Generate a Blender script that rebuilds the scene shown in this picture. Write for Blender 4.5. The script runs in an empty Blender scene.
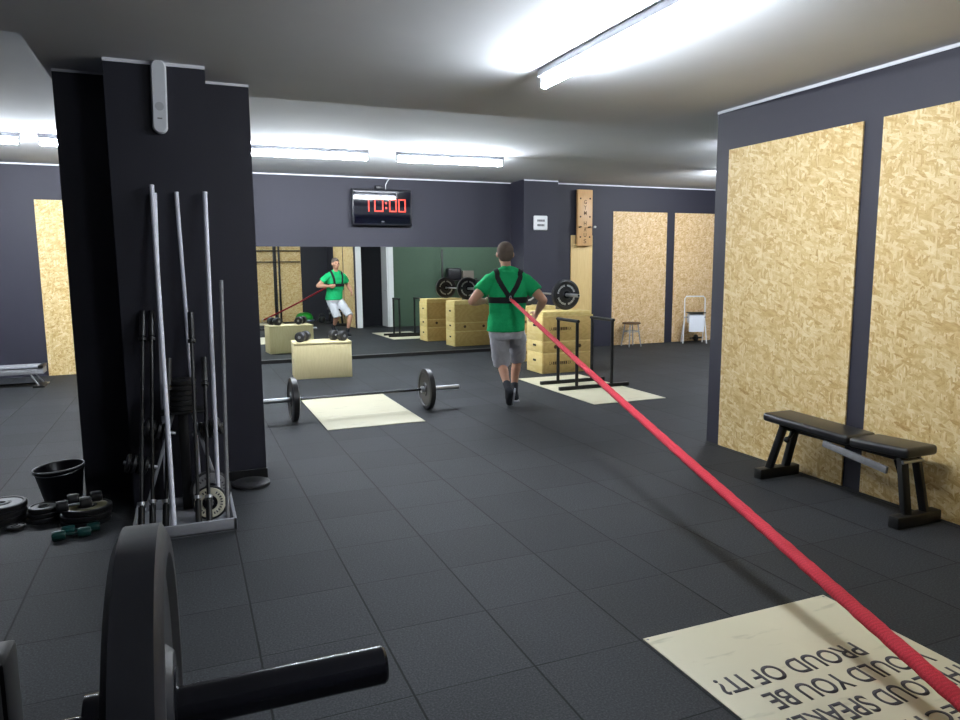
import bpy, bmesh, math, random
from math import sin, cos, pi, radians
from mathutils import Vector, Matrix, Euler
from mathutils.bvhtree import BVHTree
random.seed(7)
S = bpy.context.scene
COL = S.collection

# ---------------------------------------------------------------- camera, world, exposure
cam_d = bpy.data.cameras.new('camera'); cam = bpy.data.objects.new('camera', cam_d); COL.objects.link(cam)
cam_d.sensor_width = 36.0; cam_d.lens = 715.04 * 36.0 / 960.0; cam_d.clip_start = 0.02
Rr = (0.9240547, -0.3822022, -0.0066628); Ru = (0.0567467, 0.1199186, 0.9911606); Rf = (0.3780248, 0.9162647, -0.1325000)
cam.matrix_world = Matrix(((Rr[0], Ru[0], -Rf[0], -0.7069), (Rr[1], Ru[1], -Rf[1], -5.3728), (Rr[2], Ru[2], -Rf[2], 1.5838), (0, 0, 0, 1)))
S.camera = cam
w = bpy.data.worlds.new('world'); S.world = w; w.use_nodes = True
w.node_tree.nodes['Background'].inputs[0].default_value = (0.5, 0.55, 0.65, 1)
w.node_tree.nodes['Background'].inputs[1].default_value = 0.0
S.view_settings.view_transform = 'Standard'; S.view_settings.look = 'None'
S.view_settings.gamma = 1.0; S.view_settings.use_curve_mapping = False
S.view_settings.exposure = 0.85
TUBE = 110.0        # emission strength of the fluorescent tubes

# ---------------------------------------------------------------- materials
def lin(c):
    return tuple(((x/255)/12.92 if x/255 <= .04045 else ((x/255+.055)/1.055)**2.4) for x in c) + (1,)
class NT:
    def __init__(s, name):
        s.m = bpy.data.materials.new(name); s.m.use_nodes = True
        s.t = s.m.node_tree; s.b = s.t.nodes['Principled BSDF']
    def n(s, typ, **k):
        q = s.t.nodes.new(typ)
        for a, v in k.items(): setattr(q, a, v)
        return q
    def l(s, a, b): s.t.links.new(a, b)
    def mix(s, fac, a, b, blend='MIX'):
        q = s.n('ShaderNodeMix', data_type='RGBA', blend_type=blend)
        for sock, v in ((q.inputs[0], fac), (q.inputs[6], a), (q.inputs[7], b)):
            if hasattr(v, 'links'): s.l(v, sock)
            else: sock.default_value = v
        return q.outputs[2]
    def math(s, op, a, b=None, c=None):
        q = s.n('ShaderNodeMath', operation=op)
        for i, v in enumerate((a, b, c)):
            if v is None: continue
            if hasattr(v, 'links'): s.l(v, q.inputs[i])
            else: q.inputs[i].default_value = v
        return q.outputs[0]
    def noise(s, vec, scale, detail=3, rough=.55):
        q = s.n('ShaderNodeTexNoise'); q.inputs['Scale'].default_value = scale
        q.inputs['Detail'].default_value = detail; q.inputs['Roughness'].default_value = rough
        if vec: s.l(vec, q.inputs['Vector'])
        return q
    def bump(s, h, strength=.2, dist=.01):
        q = s.n('ShaderNodeBump'); q.inputs['Strength'].default_value = strength; q.inputs['Distance'].default_value = dist
        s.l(h, q.inputs['Height']); s.l(q.outputs[0], s.b.inputs['Normal'])
    def obj(s): return s.n('ShaderNodeTexCoord').outputs['Object']
    def ramp(s, fac, stops):
        q = s.n('ShaderNodeValToRGB'); e = q.color_ramp.elements
        while len(e) < len(stops): e.new(.5)
        for i, (p, c) in enumerate(stops): e[i].position = p; e[i].color = c
        s.l(fac, q.inputs[0]); return q.outputs[0]
    def mapping(s, vec, rot=(0,0,0), scale=(1,1,1), loc=(0,0,0), turn_first=False):
        q = s.n('ShaderNodeMapping')
        if turn_first: q.vector_type = 'TEXTURE'; scale = tuple(1/c for c in scale); q.inputs['Rotation'].default_value = rot
        q.inputs['Scale'].default_value = scale; q.inputs['Location'].default_value = loc
        s.l(vec, q.inputs['Vector']); return q.outputs[0]

def plain(name, rgb, rough=.6, metal=0, var=.12, nscale=25, bump=0.0, spec=.5):
    k = NT(name); c = lin(rgb)
    nz = k.noise(k.obj(), nscale)
    d = tuple(x*(1-var) for x in c[:3]) + (1,); e = tuple(min(1, x*(1+var)) for x in c[:3]) + (1,)
    k.l(k.mix(nz.outputs[0], d, e), k.b.inputs['Base Color'])
    k.b.inputs['Roughness'].default_value = rough; k.b.inputs['Metallic'].default_value = metal
    k.b.inputs['Specular IOR Level'].default_value = spec
    if bump: k.bump(nz.outputs[0], bump, .004)
    return k.m
def emit(name, rgb, strength, base=(.8, .8, .8, 1)):
    k = NT(name); k.b.inputs['Base Color'].default_value = base
    k.b.inputs['Emission Color'].default_value = rgb + (1,); k.b.inputs['Emission Strength'].default_value = strength
    return k.m

def mat_floor():
    k = NT('rubber_tiles'); o = k.obj(); sp = k.n('ShaderNodeSeparateXYZ'); k.l(o, sp.inputs[0])
    def line(axis, half):
        f = k.math('FRACT', k.math('ADD', k.math('MULTIPLY', sp.outputs[axis], 2.0), 40.5))
        d = k.math('ABSOLUTE', k.math('SUBTRACT', f, .5))
        mr = k.n('ShaderNodeMapRange'); mr.inputs[1].default_value = half*.6; mr.inputs[2].default_value = half*1.6
        mr.inputs[3].default_value = 1; mr.inputs[4].default_value = 0
        k.l(d, mr.inputs[0]); return mr.outputs[0]
    wob = k.noise(o, 3.0, 2)
    lx = line(0, .0080); ly = k.math('MULTIPLY', line(1, .0066), k.math('ADD', .25, wob.outputs[0]))
    g = k.math('MAXIMUM', lx, ly)
    # per-tile tint
    fl = k.n('ShaderNodeVectorMath', operation='FLOOR'); sc = k.n('ShaderNodeVectorMath', operation='MULTIPLY_ADD')
    sc.inputs[1].default_value = (2, 2, 0); sc.inputs[2].default_value = (40, 40, 0); k.l(o, sc.inputs[0]); k.l(sc.outputs[0], fl.inputs[0])
    wn = k.n('ShaderNodeTexWhiteNoise'); wn.noise_dimensions = '3D'; k.l(fl.outputs[0], wn.inputs[0])
    grain = k.noise(o, 120, 3, .75); big = k.noise(o, 1.7, 4)
    c = k.mix(k.math('MULTIPLY', k.math('ADD', wn.outputs[0], big.outputs[0]), .5), lin((37, 39, 41)), lin((50, 52, 55)))
    speck = k.ramp(grain.outputs[0], [(.32, (.45,.45,.45,1)), (.5, (.95,.95,.95,1)), (.68, (1.9,1.9,1.9,1))])
    c = k.mix(1.0, c, speck, 'MULTIPLY')
    c = k.mix(g, c, lin((4, 4, 5)))
    k.l(c, k.b.inputs['Base Color']); k.b.inputs['Roughness'].default_value = .68
    k.b.inputs['Specular IOR Level'].default_value = .16
    h = k.math('SUBTRACT', k.math('MULTIPLY', grain.outputs[0], .35), g)
    k.bump(h, .35, .004); return k.m

def mat_osb(name, tint):
    k = NT(name); o = k.obj()
    cols = []
    for i, (rot, off, sx, sz) in enumerate(((.28, 0, 92, 24), (-.42, 3.1, 80, 19), (.8, 7.7, 105, 28), (-.85, 11.3, 75, 23), (.05, 17.0, 120, 21), (1.25, 23.0, 85, 26))):
        v = k.mapping(o, rot=(0, rot, 0), scale=(sx, sx, sz), loc=(off, off*.7, off*1.3), turn_first=True)
        wv = k.noise(v, .8, 3); vv = k.mix(.35, v, wv.outputs[1])
        vo = k.n('ShaderNodeTexVoronoi'); vo.inputs['Scale'].default_value = 1.0; vo.inputs['Randomness'].default_value = 1
        k.l(vv, vo.inputs['Vector'])
        gr = k.noise(k.mapping(o, rot=(0, rot, 0), scale=(230, 230, 30), loc=(off, 0, off), turn_first=True), 1, 3, .65)
        sp = k.n('ShaderNodeSeparateColor'); k.l(vo.outputs['Color'], sp.inputs[0])
        cols.append((k.math('ADD', k.math('MULTIPLY', sp.outputs[0], .42), k.math('MULTIPLY', gr.outputs[0], .58)), sp.outputs[1]))
    val, pick = cols[0]
    for v2, p2 in cols[1:]:
        sel = k.math('GREATER_THAN', p2, .62)
        mx = k.n('ShaderNodeMix', data_type='FLOAT'); k.l(sel, mx.inputs[0]); k.l(val, mx.inputs[2]); k.l(v2, mx.inputs[3]); val = mx.outputs[0]
    mid = k.noise(o, 9, 4, .6)
    val = k.math('ADD', k.math('MULTIPLY', val, .78), k.math('MULTIPLY', mid.outputs[0], .24))
    c = k.ramp(val, [(.22, lin((158, 116, 58))), (.33, lin((196, 158, 94))), (.50, lin((218, 190, 130))), (.64, lin((232, 210, 158))), (.80, lin((246, 232, 196)))])
    c = k.mix(1.0, c, tint, 'MULTIPLY')
    k.l(c, k.b.inputs['Base Color']); k.b.inputs['Roughness'].default_value = .6; k.bump(val, .25, .003); return k.m

def mat_ply(name, a, b, scale=(1, 1, 1), rot=(0, 0, 0), rough=.55):
    k = NT(name); o = k.obj()
    n1 = k.noise(k.mapping(o, rot=rot, scale=(3*scale[0], 3*scale[1], 3*scale[2])), 1, 4)
    wv = k.n('ShaderNodeTexWave', wave_type='BANDS'); wv.inputs['Scale'].default_value = 1.2; wv.inputs['Distortion'].default_value = 14; wv.inputs['Detail'].default_value = 3
    k.l(k.mapping(o, rot=rot, scale=scale), wv.inputs['Vector'])
    f = k.math('ADD', k.math('MULTIPLY', n1.outputs[0], .5), k.math('MULTIPLY', wv.outputs[1], .5))
    k.l(k.mix(f, lin(a), lin(b)), k.b.inputs['Base Color']); k.b.inputs['Roughness'].default_value = rough
    k.bump(f, .08, .002); return k.m

def mat_board(name):
    k = NT(name); o = k.obj()
    n1 = k.noise(o, 1.6, 5); n2 = k.noise(k.mapping(o, rot=(0, 0, .6), scale=(3, 14, 1)), 1, 4)
    c = k.mix(n1.outputs[0], lin((192, 185, 158)), lin((212, 206, 180)))
    st = k.ramp(n2.outputs[0], [(.30, (.45, .45, .40, 1)), (.40, (1, 1, 1, 1))])
    c = k.mix(.45, c, k.mix(1.0, c, st, 'MULTIPLY'))
    k.l(c, k.b.inputs['Base Color']); k.b.inputs['Roughness'].default_value = .5; return k.m

def mat_heather(name, a, b, sc=140):
    k = NT(name); o = k.obj(); n1 = k.noise(o, sc, 2); n2 = k.noise(o, 14, 4)
    c = k.mix(n1.outputs[0], lin(a), lin(b)); k.l(c, k.b.inputs['Base Color']); k.b.inputs['Roughness'].default_value = .9
    k.b.inputs['Specular IOR Level'].default_value = .15
    k.bump(n2.outputs[0], .5, .02); return k.m

def mat_band():
    k = NT('band_sleeve'); o = k.n('ShaderNodeTexCoord').outputs['UV']
    wv = k.n('ShaderNodeTexWave', wave_type='BANDS', bands_direction='Y'); wv.inputs['Scale'].default_value = 130; wv.inputs['Distortion'].default_value = 7; wv.inputs['Detail'].default_value = 2
    k.l(o, wv.inputs['Vector'])
    k.l(k.mix(wv.outputs[1], lin((184, 24, 46)), lin((216, 38, 62))), k.b.inputs['Base Color'])
    k.b.inputs['Roughness'].default_value = .75; k.bump(wv.outputs[1], .35, .006); return k.m

def mat_mirror():
    k = NT('mirror_glass'); k.b.inputs['Base Color'].default_value = (.80, .83, .80, 1); k.b.inputs['Metallic'].default_value = 1; k.b.inputs['Roughness'].default_value = 0.0
    return k.m

M = dict(
 floor=mat_floor(), wall=plain('charcoal_paint', (42, 41, 53), .62, var=.06, nscale=60, bump=.08),
 pillar=plain('black_paint', (27, 27, 39), .62, var=.08, nscale=60, bump=.08),
 ceil=plain('ceiling_plaster', (220, 222, 226), .9, var=.04, nscale=3),
 trim=plain('white_strip', (222, 222, 228), .6, var=.05),
 osb=mat_osb('oriented_strand_board', (1, .99, .99, 1)), osb_warm=mat_osb('strand_board_warm', (1, .93, 1.06, 1)),
 board=mat_board('platform_plywood'),
 ply=mat_ply('pine_plywood', (226, 196, 120), (240, 216, 150), (2, 2, 9)),
 ply_shade=mat_ply('shaded_plywood', (196, 160, 92), (214, 180, 112), (2, 2, 9)),  # same box plywood, darkened: shade on its front and back put into colour
 ply_white=mat_ply('pale_plywood', (212, 197, 148), (222, 208, 162), (6, 2, 3)),
 plank=mat_ply('pine_plank', (214, 176, 112), (240, 212, 150), (16, 4, 1.2)),
 peg=mat_ply('varnished_beech', (196, 152, 100), (216, 172, 120), (14, 4, 1.5), rough=.4),
 rubber=plain('black_rubber', (30, 30, 33), .55, var=.2, nscale=90, bump=.05),
 rubber_gloss=plain('bumper_rubber', (30, 30, 34), .42, var=.15, nscale=60, bump=.03),
 iron=plain('cast_iron', (24, 24, 26), .38, metal=.0, var=.2, nscale=80, bump=.06),
 blackmetal=plain('black_powder_coat', (13, 13, 14), .45, var=.2),
 gunmetal=plain('dark_chrome', (64, 64, 70), .22, metal=.9, var=.1),
 steel=plain('brushed_steel', (190, 192, 196), .3, metal=.9, var=.08),
 greysteel=plain('grey_lacquer', (150, 152, 158), .45, var=.08),
 vinyl=plain('black_vinyl', (28, 28, 30), .33, var=.15, nscale=50, bump=.05),
 pvc=plain('white_pvc', (232, 232, 244), .4, var=.03),
 white=plain('white_enamel', (235, 235, 236), .4, var=.03),
 cream=plain('cream_enamel', (226, 222, 200), .45, var=.06),
 paper=plain('white_paper', (238, 240, 246), .9, var=.02),
 olive=plain('worn_olive', (120, 116, 84), .6, var=.25),
 greyworn=plain('worn_grey', (120, 120, 122), .55, var=.3, nscale=40),
 teal=plain('green_vinyl', (22, 66, 62), .3, var=.15),
 green=plain('green_paint', (62, 84, 66), .65, var=.06),
 ink=plain('black_ink', (52, 48, 54), .7, var=.1),
 whiteink=plain('white_print', (190, 190, 190), .7, var=.1),
 brownink=plain('burnt_print', (84, 60, 34), .8, var=.1),
 hole=plain('dark_hole', (30, 20, 12), .9, var=.1),
 shirt=mat_heather('green_jersey', (24, 158, 94), (40, 180, 112)),
 short=mat_heather('grey_marl', (176, 176, 184), (210, 210, 216)),
 skin=plain('skin', (196, 146, 120), .55, var=.06, nscale=18),
 hair=mat_heather('short_hair', (80, 68, 60), (124, 110, 100), 220),
 sock=plain('dark_sock', (44, 46, 52), .9, var=.15), shoe=mat_heather('dark_mesh', (34, 36, 40), (58, 60, 66), 120),
 sole=plain('grey_sole', (150, 152, 158), .8, var=.1), webbing=plain('black_webbing', (18, 18, 22), .8, var=.15),
 eye=plain('eye', (40, 34, 30), .2), lip=plain('lip', (160, 100, 88), .5),
 band=mat_band(), mirror=mat_mirror(),
 tube=emit('lit_tube', (0.86, 0.93, 1.0), TUBE), tube_bright=emit('bright_lit_tube', (0.86, 0.93, 1.0), TUBE*1.75), batten=plain('white_batten', (170, 172, 180), .5, var=.04),
 red=emit('red_led', (1.0, 0.07, 0.035), .95, (.2, .01, .01, 1)), redghost=plain('unlit_led', (70, 16, 18), .5),
 glass=plain('clock_glass', (9, 9, 22), .04, var=.05, spec=.6), blackplastic=plain('black_plastic', (18, 18, 26), .35, var=.1),
 bosu=plain('green_dome', (30, 150, 50), .35, var=.06), bosubase=plain('blue_grey_base', (96, 104, 130), .5, var=.06),
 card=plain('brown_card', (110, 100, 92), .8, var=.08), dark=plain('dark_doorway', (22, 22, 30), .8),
 plastic=plain('grey_white_plastic', (206, 208, 214), .4, var=.03), greyplastic=plain('mid_grey_plastic', (176, 178, 184), .4, var=.03),
)

# ---------------------------------------------------------------- mesh builder
class MB:
    def __init__(s): s.bm = bmesh.new(); s.rv = []; s.rf = []
    def _m(s, rot):
        return rot if isinstance(rot, Matrix) else Euler(rot).to_matrix().to_4x4()
    def box(s, c, d, rot=(0, 0, 0), bev=0, seg=2):
        r = bmesh.ops.create_cube(s.bm, size=1, matrix=Matrix.Translation(c) @ s._m(rot) @ Matrix.Diagonal((*d, 1)))
        if bev:
            es = list({e for v in r['verts'] for e in v.link_edges})
            bmesh.ops.bevel(s.bm, geom=es, offset=bev, segments=seg, affect='EDGES', profile=.5)
        return s
    def mm(s, x0, x1, y0, y1, z0, z1, bev=0):
        return s.box(((x0+x1)/2, (y0+y1)/2, (z0+z1)/2), (x1-x0, y1-y0, z1-z0), bev=bev)
    def bar(s, a, b, wx, wy, bev=0, up=(0, 0, 1)):
        a, b = Vector(a), Vector(b); d = b-a; z = d.normalized(); u = Vector(up)
        if abs(z.dot(u)) > .99: u = Vector((0, 1, 0))
        x = u.cross(z).normalized(); y = z.cross(x)
        m = Matrix((x, y, z)).transposed().to_4x4()
        return s.box((a+b)/2, (wx, wy, d.length), m, bev)
    def cyl(s, a, b, r, r2=None, n=20, cap=True):
        a, b = Vector(a), Vector(b); d = b-a
        q = d.to_track_quat('Z', 'Y').to_matrix().to_4x4()
        bmesh.ops.create_cone(s.bm, cap_ends=cap, cap_tris=False, segments=n, radius1=r, radius2=r if r2 is None else r2, depth=d.length, matrix=Matrix.Translation((a+b)/2) @ q)
        return s
    def tube(s, pts, r, n=10, closed=False, rx=None):
        pts = [Vector(p) for p in pts]; rings = []; N = len(pts); up = None
        for i, p in enumerate(pts):
            if closed: t = (pts[(i+1) % N]-pts[i-1])
            else: t = pts[min(i+1, N-1)]-pts[max(i-1, 0)]
            t.normalize()
            if up is None:
                up = Vector((0, 0, 1)) if abs(t.z) < .95 else Vector((0, 1, 0))
            x = up.cross(t)
            x = x.normalized() if x.length > 1e-6 else Vector((1, 0, 0))
            y = t.cross(x); up = y
            rr = r[i] if isinstance(r, (list, tuple)) else r
            rings.append([s.bm.verts.new(p + x*cos(2*pi*k/n)*(rr if rx is None else rx) + y*sin(2*pi*k/n)*rr) for k in range(n)])
        for i in range(N if closed else N-1):
            A, B = rings[i], rings[(i+1) % N]
            for k in range(n): s.bm.faces.new((A[k], A[(k+1) % n], B[(k+1) % n], B[k]))
        if not closed:
            s.bm.faces.new(rings[0][::-1]); s.bm.faces.new(rings[-1])
        return s
    def lathe(s, prof, mat=Matrix.Identity(4), n=40):
        """profile of (r, h) turned about local Z, closed into a solid of revolution"""
        rings = []
        for r, h in prof:
            if r < 1e-6: rings.append([s.bm.verts.new(mat @ Vector((0, 0, h)))])
            else: rings.append([s.bm.verts.new(mat @ Vector((r*cos(2*pi*k/n), r*sin(2*pi*k/n), h))) for k in range(n)])
        for A, B in zip(rings, rings[1:]):
            for k in range(n):
                a0, a1 = A[k % len(A)], A[(k+1) % len(A)]; b0, b1 = B[k % len(B)], B[(k+1) % len(B)]
                vs = []
                for v in (a0, a1, b1, b0):
                    if v not in vs: vs.append(v)
                if len(vs) > 2: s.bm.faces.new(vs)
        return s
    def ball(s, c, r, scale=(1, 1, 1), rot=(0, 0, 0), u=16, v=10):
        m = s._m(rot).to_3x3(); c = Vector(c); o = len(s.rv); V_ = []
        V_.append((0, 0, -1))
        for j in range(1, v):
            ph = -pi/2+pi*j/v
            for i in range(u): V_.append((cos(ph)*cos(2*pi*i/u), cos(ph)*sin(2*pi*i/u), sin(ph)))
        V_.append((0, 0, 1))
        s.rv += [c+m @ Vector((x*r*scale[0], y*r*scale[1], z*r*scale[2])) for x, y, z in V_]
        for i in range(u): s.rf.append((o, o+1+(i+1) % u, o+1+i))
        for j in range(v-2):
            a = o+1+j*u
            for i in range(u): s.rf.append((a+i, a+(i+1) % u, a+u+(i+1) % u, a+u+i))
        a = o+1+(v-2)*u
        for i in range(u): s.rf.append((a+i, a+(i+1) % u, o+len(V_)-1))
        return s
    def limb(s, chain):
        """overlapping spheres along (point, radius) joints"""
        for (a, ra), (b, rb) in zip(chain, chain[1:]):
            a, b = Vector(a), Vector(b); n = max(2, int((b-a).length / (min(ra, rb)*.30)))
            for i in range(n+1):
                t = i/n; s.ball(a.lerp(b, t), ra+(rb-ra)*t, u=14, v=9)
        return s
    def loft(s, rings, n=32, cap=True, power=2.3):
        """rings: (centre, rx, ry, axis matrix or None)"""
        R = []
        for c, rx, ry, *m in rings:
            m = m[0] if m else Matrix.Identity(3); vs = []
            for k in range(n):
                t = 2*pi*k/n; ct, st = cos(t), sin(t)
                x = math.copysign(abs(ct)**(2/power), ct)*rx; y = math.copysign(abs(st)**(2/power), st)*ry
                vs.append(s.bm.verts.new(Vector(c)+m @ Vector((x, y, 0))))
            R.append(vs)
        for A, B in zip(R, R[1:]):
            for k in range(n): s.bm.faces.new((A[k], A[(k+1) % n], B[(k+1) % n], B[k]))
        if cap: s.bm.faces.new(R[0][::-1]); s.bm.faces.new(R[-1])
        return s
    def build(s, name, mat, parent=None, smooth=35, shift=None):
        if s.rv:
            q = bpy.data.meshes.new('raw'); q.from_pydata(s.rv, [], s.rf); s.bm.from_mesh(q); bpy.data.meshes.remove(q)
        if shift is not None:
            for v in s.bm.verts:
                v.co = turned(v.co) - Vector(shift)
        bmesh.ops.recalc_face_normals(s.bm, faces=s.bm.faces)
        me = bpy.data.meshes.new(name); s.bm.to_mesh(me); s.bm.free()
        if smooth:
            me.shade_smooth(); me.set_sharp_from_angle(angle=radians(smooth))
        me.materials.append(mat if not isinstance(mat, str) else M[mat])
        o = bpy.data.objects.new(name, me); COL.objects.link(o)
        if parent: o.parent = parent
        return o

def tag(o, label=None, cat=None, group=None, kind=None):
    if label: o['label'] = label
    if cat: o['category'] = cat
    if group: o['group'] = group
    if kind: o['kind'] = kind
    return o
def empty(name, loc, label, cat, group=None, rz=0):
    o = bpy.data.objects.new(name, None); COL.objects.link(o); o.location = loc; o.rotation_euler = (0, 0, rz); o.empty_display_size = .1
    return tag(o, label, cat, group)
def struct(name, mb, mat): return tag(mb.build(name, mat), kind='structure')
def copy_tree(o, parent=None):
    c = o.copy(); COL.objects.link(c)
    if parent: c.parent = parent
    for ch in list(o.children): copy_tree(ch, c)
    return c
def place(o, loc, rz=0, label=None, group=None):
    o.location = loc; o.rotation_euler = (0, 0, rz)
    if label: o['label'] = label
    if group: o['group'] = group
    return o
def evaluated(o, mods):
    """apply modifiers through the depsgraph, keep the result as plain mesh"""
    for typ, kw in mods:
        m = o.modifiers.new(typ, typ)
        for a, v in kw.items(): setattr(m, a, v)
    bpy.context.view_layer.update()
    dg = bpy.context.evaluated_depsgraph_get(); ev = o.evaluated_get(dg)
    me = bpy.data.meshes.new_from_object(ev); o.modifiers.clear(); old = o.data; o.data = me; bpy.data.meshes.remove(old)
    me.shade_smooth(); return o
def text_mesh(body, w, h, depth=.0008, bold=.0):
    """lettering fitted to w x h, lying in local XY with its lower left corner at the origin"""
    cu = bpy.data.curves.new('lettering', 'FONT'); cu.body = body; cu.size = 1; cu.extrude = 0.0; cu.offset = bold
    t = bpy.data.objects.new('lettering', cu); COL.objects.link(t); bpy.context.view_layer.update()
    me = bpy.data.meshes.new_from_object(t.evaluated_get(bpy.context.evaluated_depsgraph_get()))
    bpy.data.objects.remove(t); bpy.data.curves.remove(cu)
    bm = bmesh.new(); bm.from_mesh(me); bpy.data.meshes.remove(me)
    xs = [v.co.x for v in bm.verts]; ys = [v.co.y for v in bm.verts]
    x0, x1, y0, y1 = min(xs), max(xs), min(ys), max(ys)
    for v in bm.verts: v.co = Vector(((v.co.x-x0)/(x1-x0)*w, (v.co.y-y0)/(y1-y0)*h, 0))
    r = bmesh.ops.extrude_face_region(bm, geom=bm.faces[:])
    for g in r['geom']:
        if isinstance(g, bmesh.types.BMVert): g.co.z += depth
    return bm
def add_text(mb, body, w, h, mat, depth=.0008, bold=0):
    b = text_mesh(body, w, h, depth, bold); b.transform(mat)
    me = bpy.data.meshes.new('tmp'); b.to_mesh(me); b.free(); mb.bm.from_mesh(me); bpy.data.meshes.remove(me)

# ---------------------------------------------------------------- room shell
BACK = 6.70; FAR = 6.45; RW = 3.57; LOW = 2.85; HIGH = 3.05; NICHE = -4.35
struct('floor', MB().mm(-5.2, 10.7, -7.2, 7.0, -.1, 0), 'floor')
struct('ceiling', MB().mm(-5.2, 10.7, -7.2, 7.0, HIGH, HIGH+.1), 'ceil')
struct('ceiling_drop', MB().mm(-1.45, 10.6, -7.1, .47, LOW, HIGH), 'ceil')
struct('ceiling_drop_left', MB().mm(-5.1, -1.45, -7.1, -.64, LOW, HIGH), 'ceil')
struct('wall_back', MB().mm(-5.2, 4.95, BACK, BACK+.2, 0, HIGH), 'wall')
struct('wall_back_pillar', MB().mm(4.90, 5.58, 6.15, BACK+.2, 0, HIGH), 'wall')
struct('wall_back_right', MB().mm(5.58, 10.7, FAR, BACK+.2, 0, HIGH), 'wall')
struct('wall_left', MB().mm(-5.2, -5.0, -7.1, BACK, 0, HIGH), 'wall')
struct('wall_far_right', MB().mm(10.5, 10.7, -7.1, FAR, 0, HIGH), 'wall')
struct('wall_front', MB().mm(-5.2, 10.7, -7.2, -7.0, 0, LOW), 'wall')
struct('wall_right', MB().mm(RW, RW+.16, NICHE, -.34, 0, LOW), 'wall')
struct('wall_niche', MB().mm(1.28, RW+.16, NICHE-.15, NICHE, 0, LOW), 'pillar')
struct('wall_inner', MB().mm(4.60, 10.5, -.50, -.34, 0, LOW).mm(RW+.16, 4.60, -.50, -.34, 2.28, LOW), 'green')
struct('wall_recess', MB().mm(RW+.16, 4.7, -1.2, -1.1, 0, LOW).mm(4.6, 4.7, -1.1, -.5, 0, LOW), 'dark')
dr = struct('door_1', MB().mm(4.44, 4.485, -.94, -.36, .005, 2.24), 'white')
tag(MB().cyl((4.40, -.44, 1.0), (4.44, -.44, 1.0), .01).tube([(4.405, -.44, 1.0), (4.405, -.56, 1.0)], .009).build('door_handle', 'steel', dr))
struct('trim_1', MB().mm(RW+.012, RW+.165, -.36, -.335, 0, 2.28).mm(4.48, 4.62, -.36, -.335, 0, 2.28).mm(RW+.012, 4.62, -.36, -.335, 2.28, 2.36), 'white')
# pillar with a projecting middle
struct('wall_pillar', MB().mm(-1.41, -.20, .11, .47, 0, LOW).mm(-1.085, -.50, -.285, .11, 0, LOW), 'pillar')
struct('baseboard_pillar', MB().mm(-.50, -.195, .085, .11, 0, .07), 'blackmetal')
struct('baseboard_back', MB().mm(-1.6, 4.90, 6.60, BACK, 0, .055), 'blackmetal')
# thin white plaster edges where paint stops below the ceiling
struct('trim_2', MB().mm(RW-.006, RW, NICHE, -.34, LOW-.022, LOW), 'trim')
struct('trim_3', MB().mm(-5, 4.9, BACK-.006, BACK, HIGH-.02, HIGH), 'trim')
struct('trim_4', MB().mm(5.58, 10.5, FAR-.006, FAR, HIGH-.02, HIGH).mm(4.9, 5.58, 6.144, 6.15, HIGH-.02, HIGH), 'trim')
struct('trim_5', MB().mm(-1.085, -.50, -.291, -.285, LOW-.02, LOW).mm(-.50, -.20, .104, .11, LOW-.016, LOW).mm(-1.41, -1.085, .104, .11, LOW-.016, LOW), 'trim')

# strand-board sheets (each built in its own X-Z plane, standing on the floor)
def osb(x, y, wdt, h, rz, label, mat='osb', z=0):
    o = MB().mm(-wdt/2, wdt/2, -.006, .006, 0, h).build('strand_board_panel', mat, smooth=0)
    tag(o, label, 'wall panel', 'strand board wall panels'); o.location = (x, y, z); o.rotation_euler = (0, 0, rz); return o
osb(RW-.007, -1.145, 1.28, 2.515, pi/2, 'strand board panel on right wall behind far half of the flat bench')
osb(RW-.007, -2.575, 1.28, 2.515, pi/2, 'strand board panel on right wall nearest the camera, behind near end of bench')
osb(7.55, FAR-.007, 1.24, 2.56, 0, 'tall strand board panel on far wall behind the small round stool', 'osb_warm', .005)
osb(8.98, FAR-.007, 1.24, 2.56, 0, 'strand board panel on far wall behind the white paper roll stand', 'osb_warm', .005)
osb(-1.98, BACK-.007, 1.25, 2.545, 0, 'narrow strip of strand board left of the dark pillar', 'osb')
osb(1.62, NICHE+.007, .62, 2.5, 0, 'strand board sheet seen in mirror left of the rig uprights', 'osb')
osb(2.38, NICHE+.007, .74, 2.5, 0, 'strand board sheet seen in mirror right of the rig uprights', 'osb')

# ---------------------------------------------------------------- fluorescent lights
def light(name_label, a, b, z, lamp='tube'):
    a = Vector((a[0], a[1], 0)); b = Vector((b[0], b[1], 0)); d = (b-a); L = d.length; c = (a+b)/2
    e = empty('fluorescent_light', (c.x, c.y, z), name_label, 'light', 'fluorescent tube lights', math.atan2(d.y, d.x))
    MB().mm(-L/2, L/2, -.038, .038, -.05, 0, .006).build('batten', 'batten', e)
    for sgn in (-1, 1): MB().mm(sgn*(L/2-.012)-.012, sgn*(L/2-.012)+.012, -.018, .018, -.125, -.05, .004).build('lamp_holder', 'white', e)
    MB().cyl((-L/2+.024, 0, -.103), (L/2-.024, 0, -.103), .022, n=12).build('tube', lamp, e)
    return e
light('near fluorescent tube on lowered ceiling above the walkway', (1.56, -.99), (1.56, -2.79), LOW)
light('fluorescent tube on ceiling behind camera, out over the lettered board', (1.50, -4.9), (1.50, -6.4), LOW)
light('fluorescent tube left of the wall clock, just right of the pillar', (.14, 4.02), (1.60, 3.95), HIGH, 'tube_bright')
light('fluorescent tube in front of the wall clock and man', (1.97, 3.95), (3.47, 3.88), HIGH, 'tube_bright')
light('fluorescent tube just left of the pillar, half hidden by it', (-2.10, 4.05), (-.62, 4.05), HIGH, 'tube_bright')
light('fluorescent tube at far left edge of the photo', (-3.80, 4.05), (-2.27, 4.05), HIGH, 'tube_bright')
light('fluorescent tube hidden behind right wall in front of far panels', (7.35, 3.95), (8.85, 3.95), HIGH, 'tube_bright')

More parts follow.
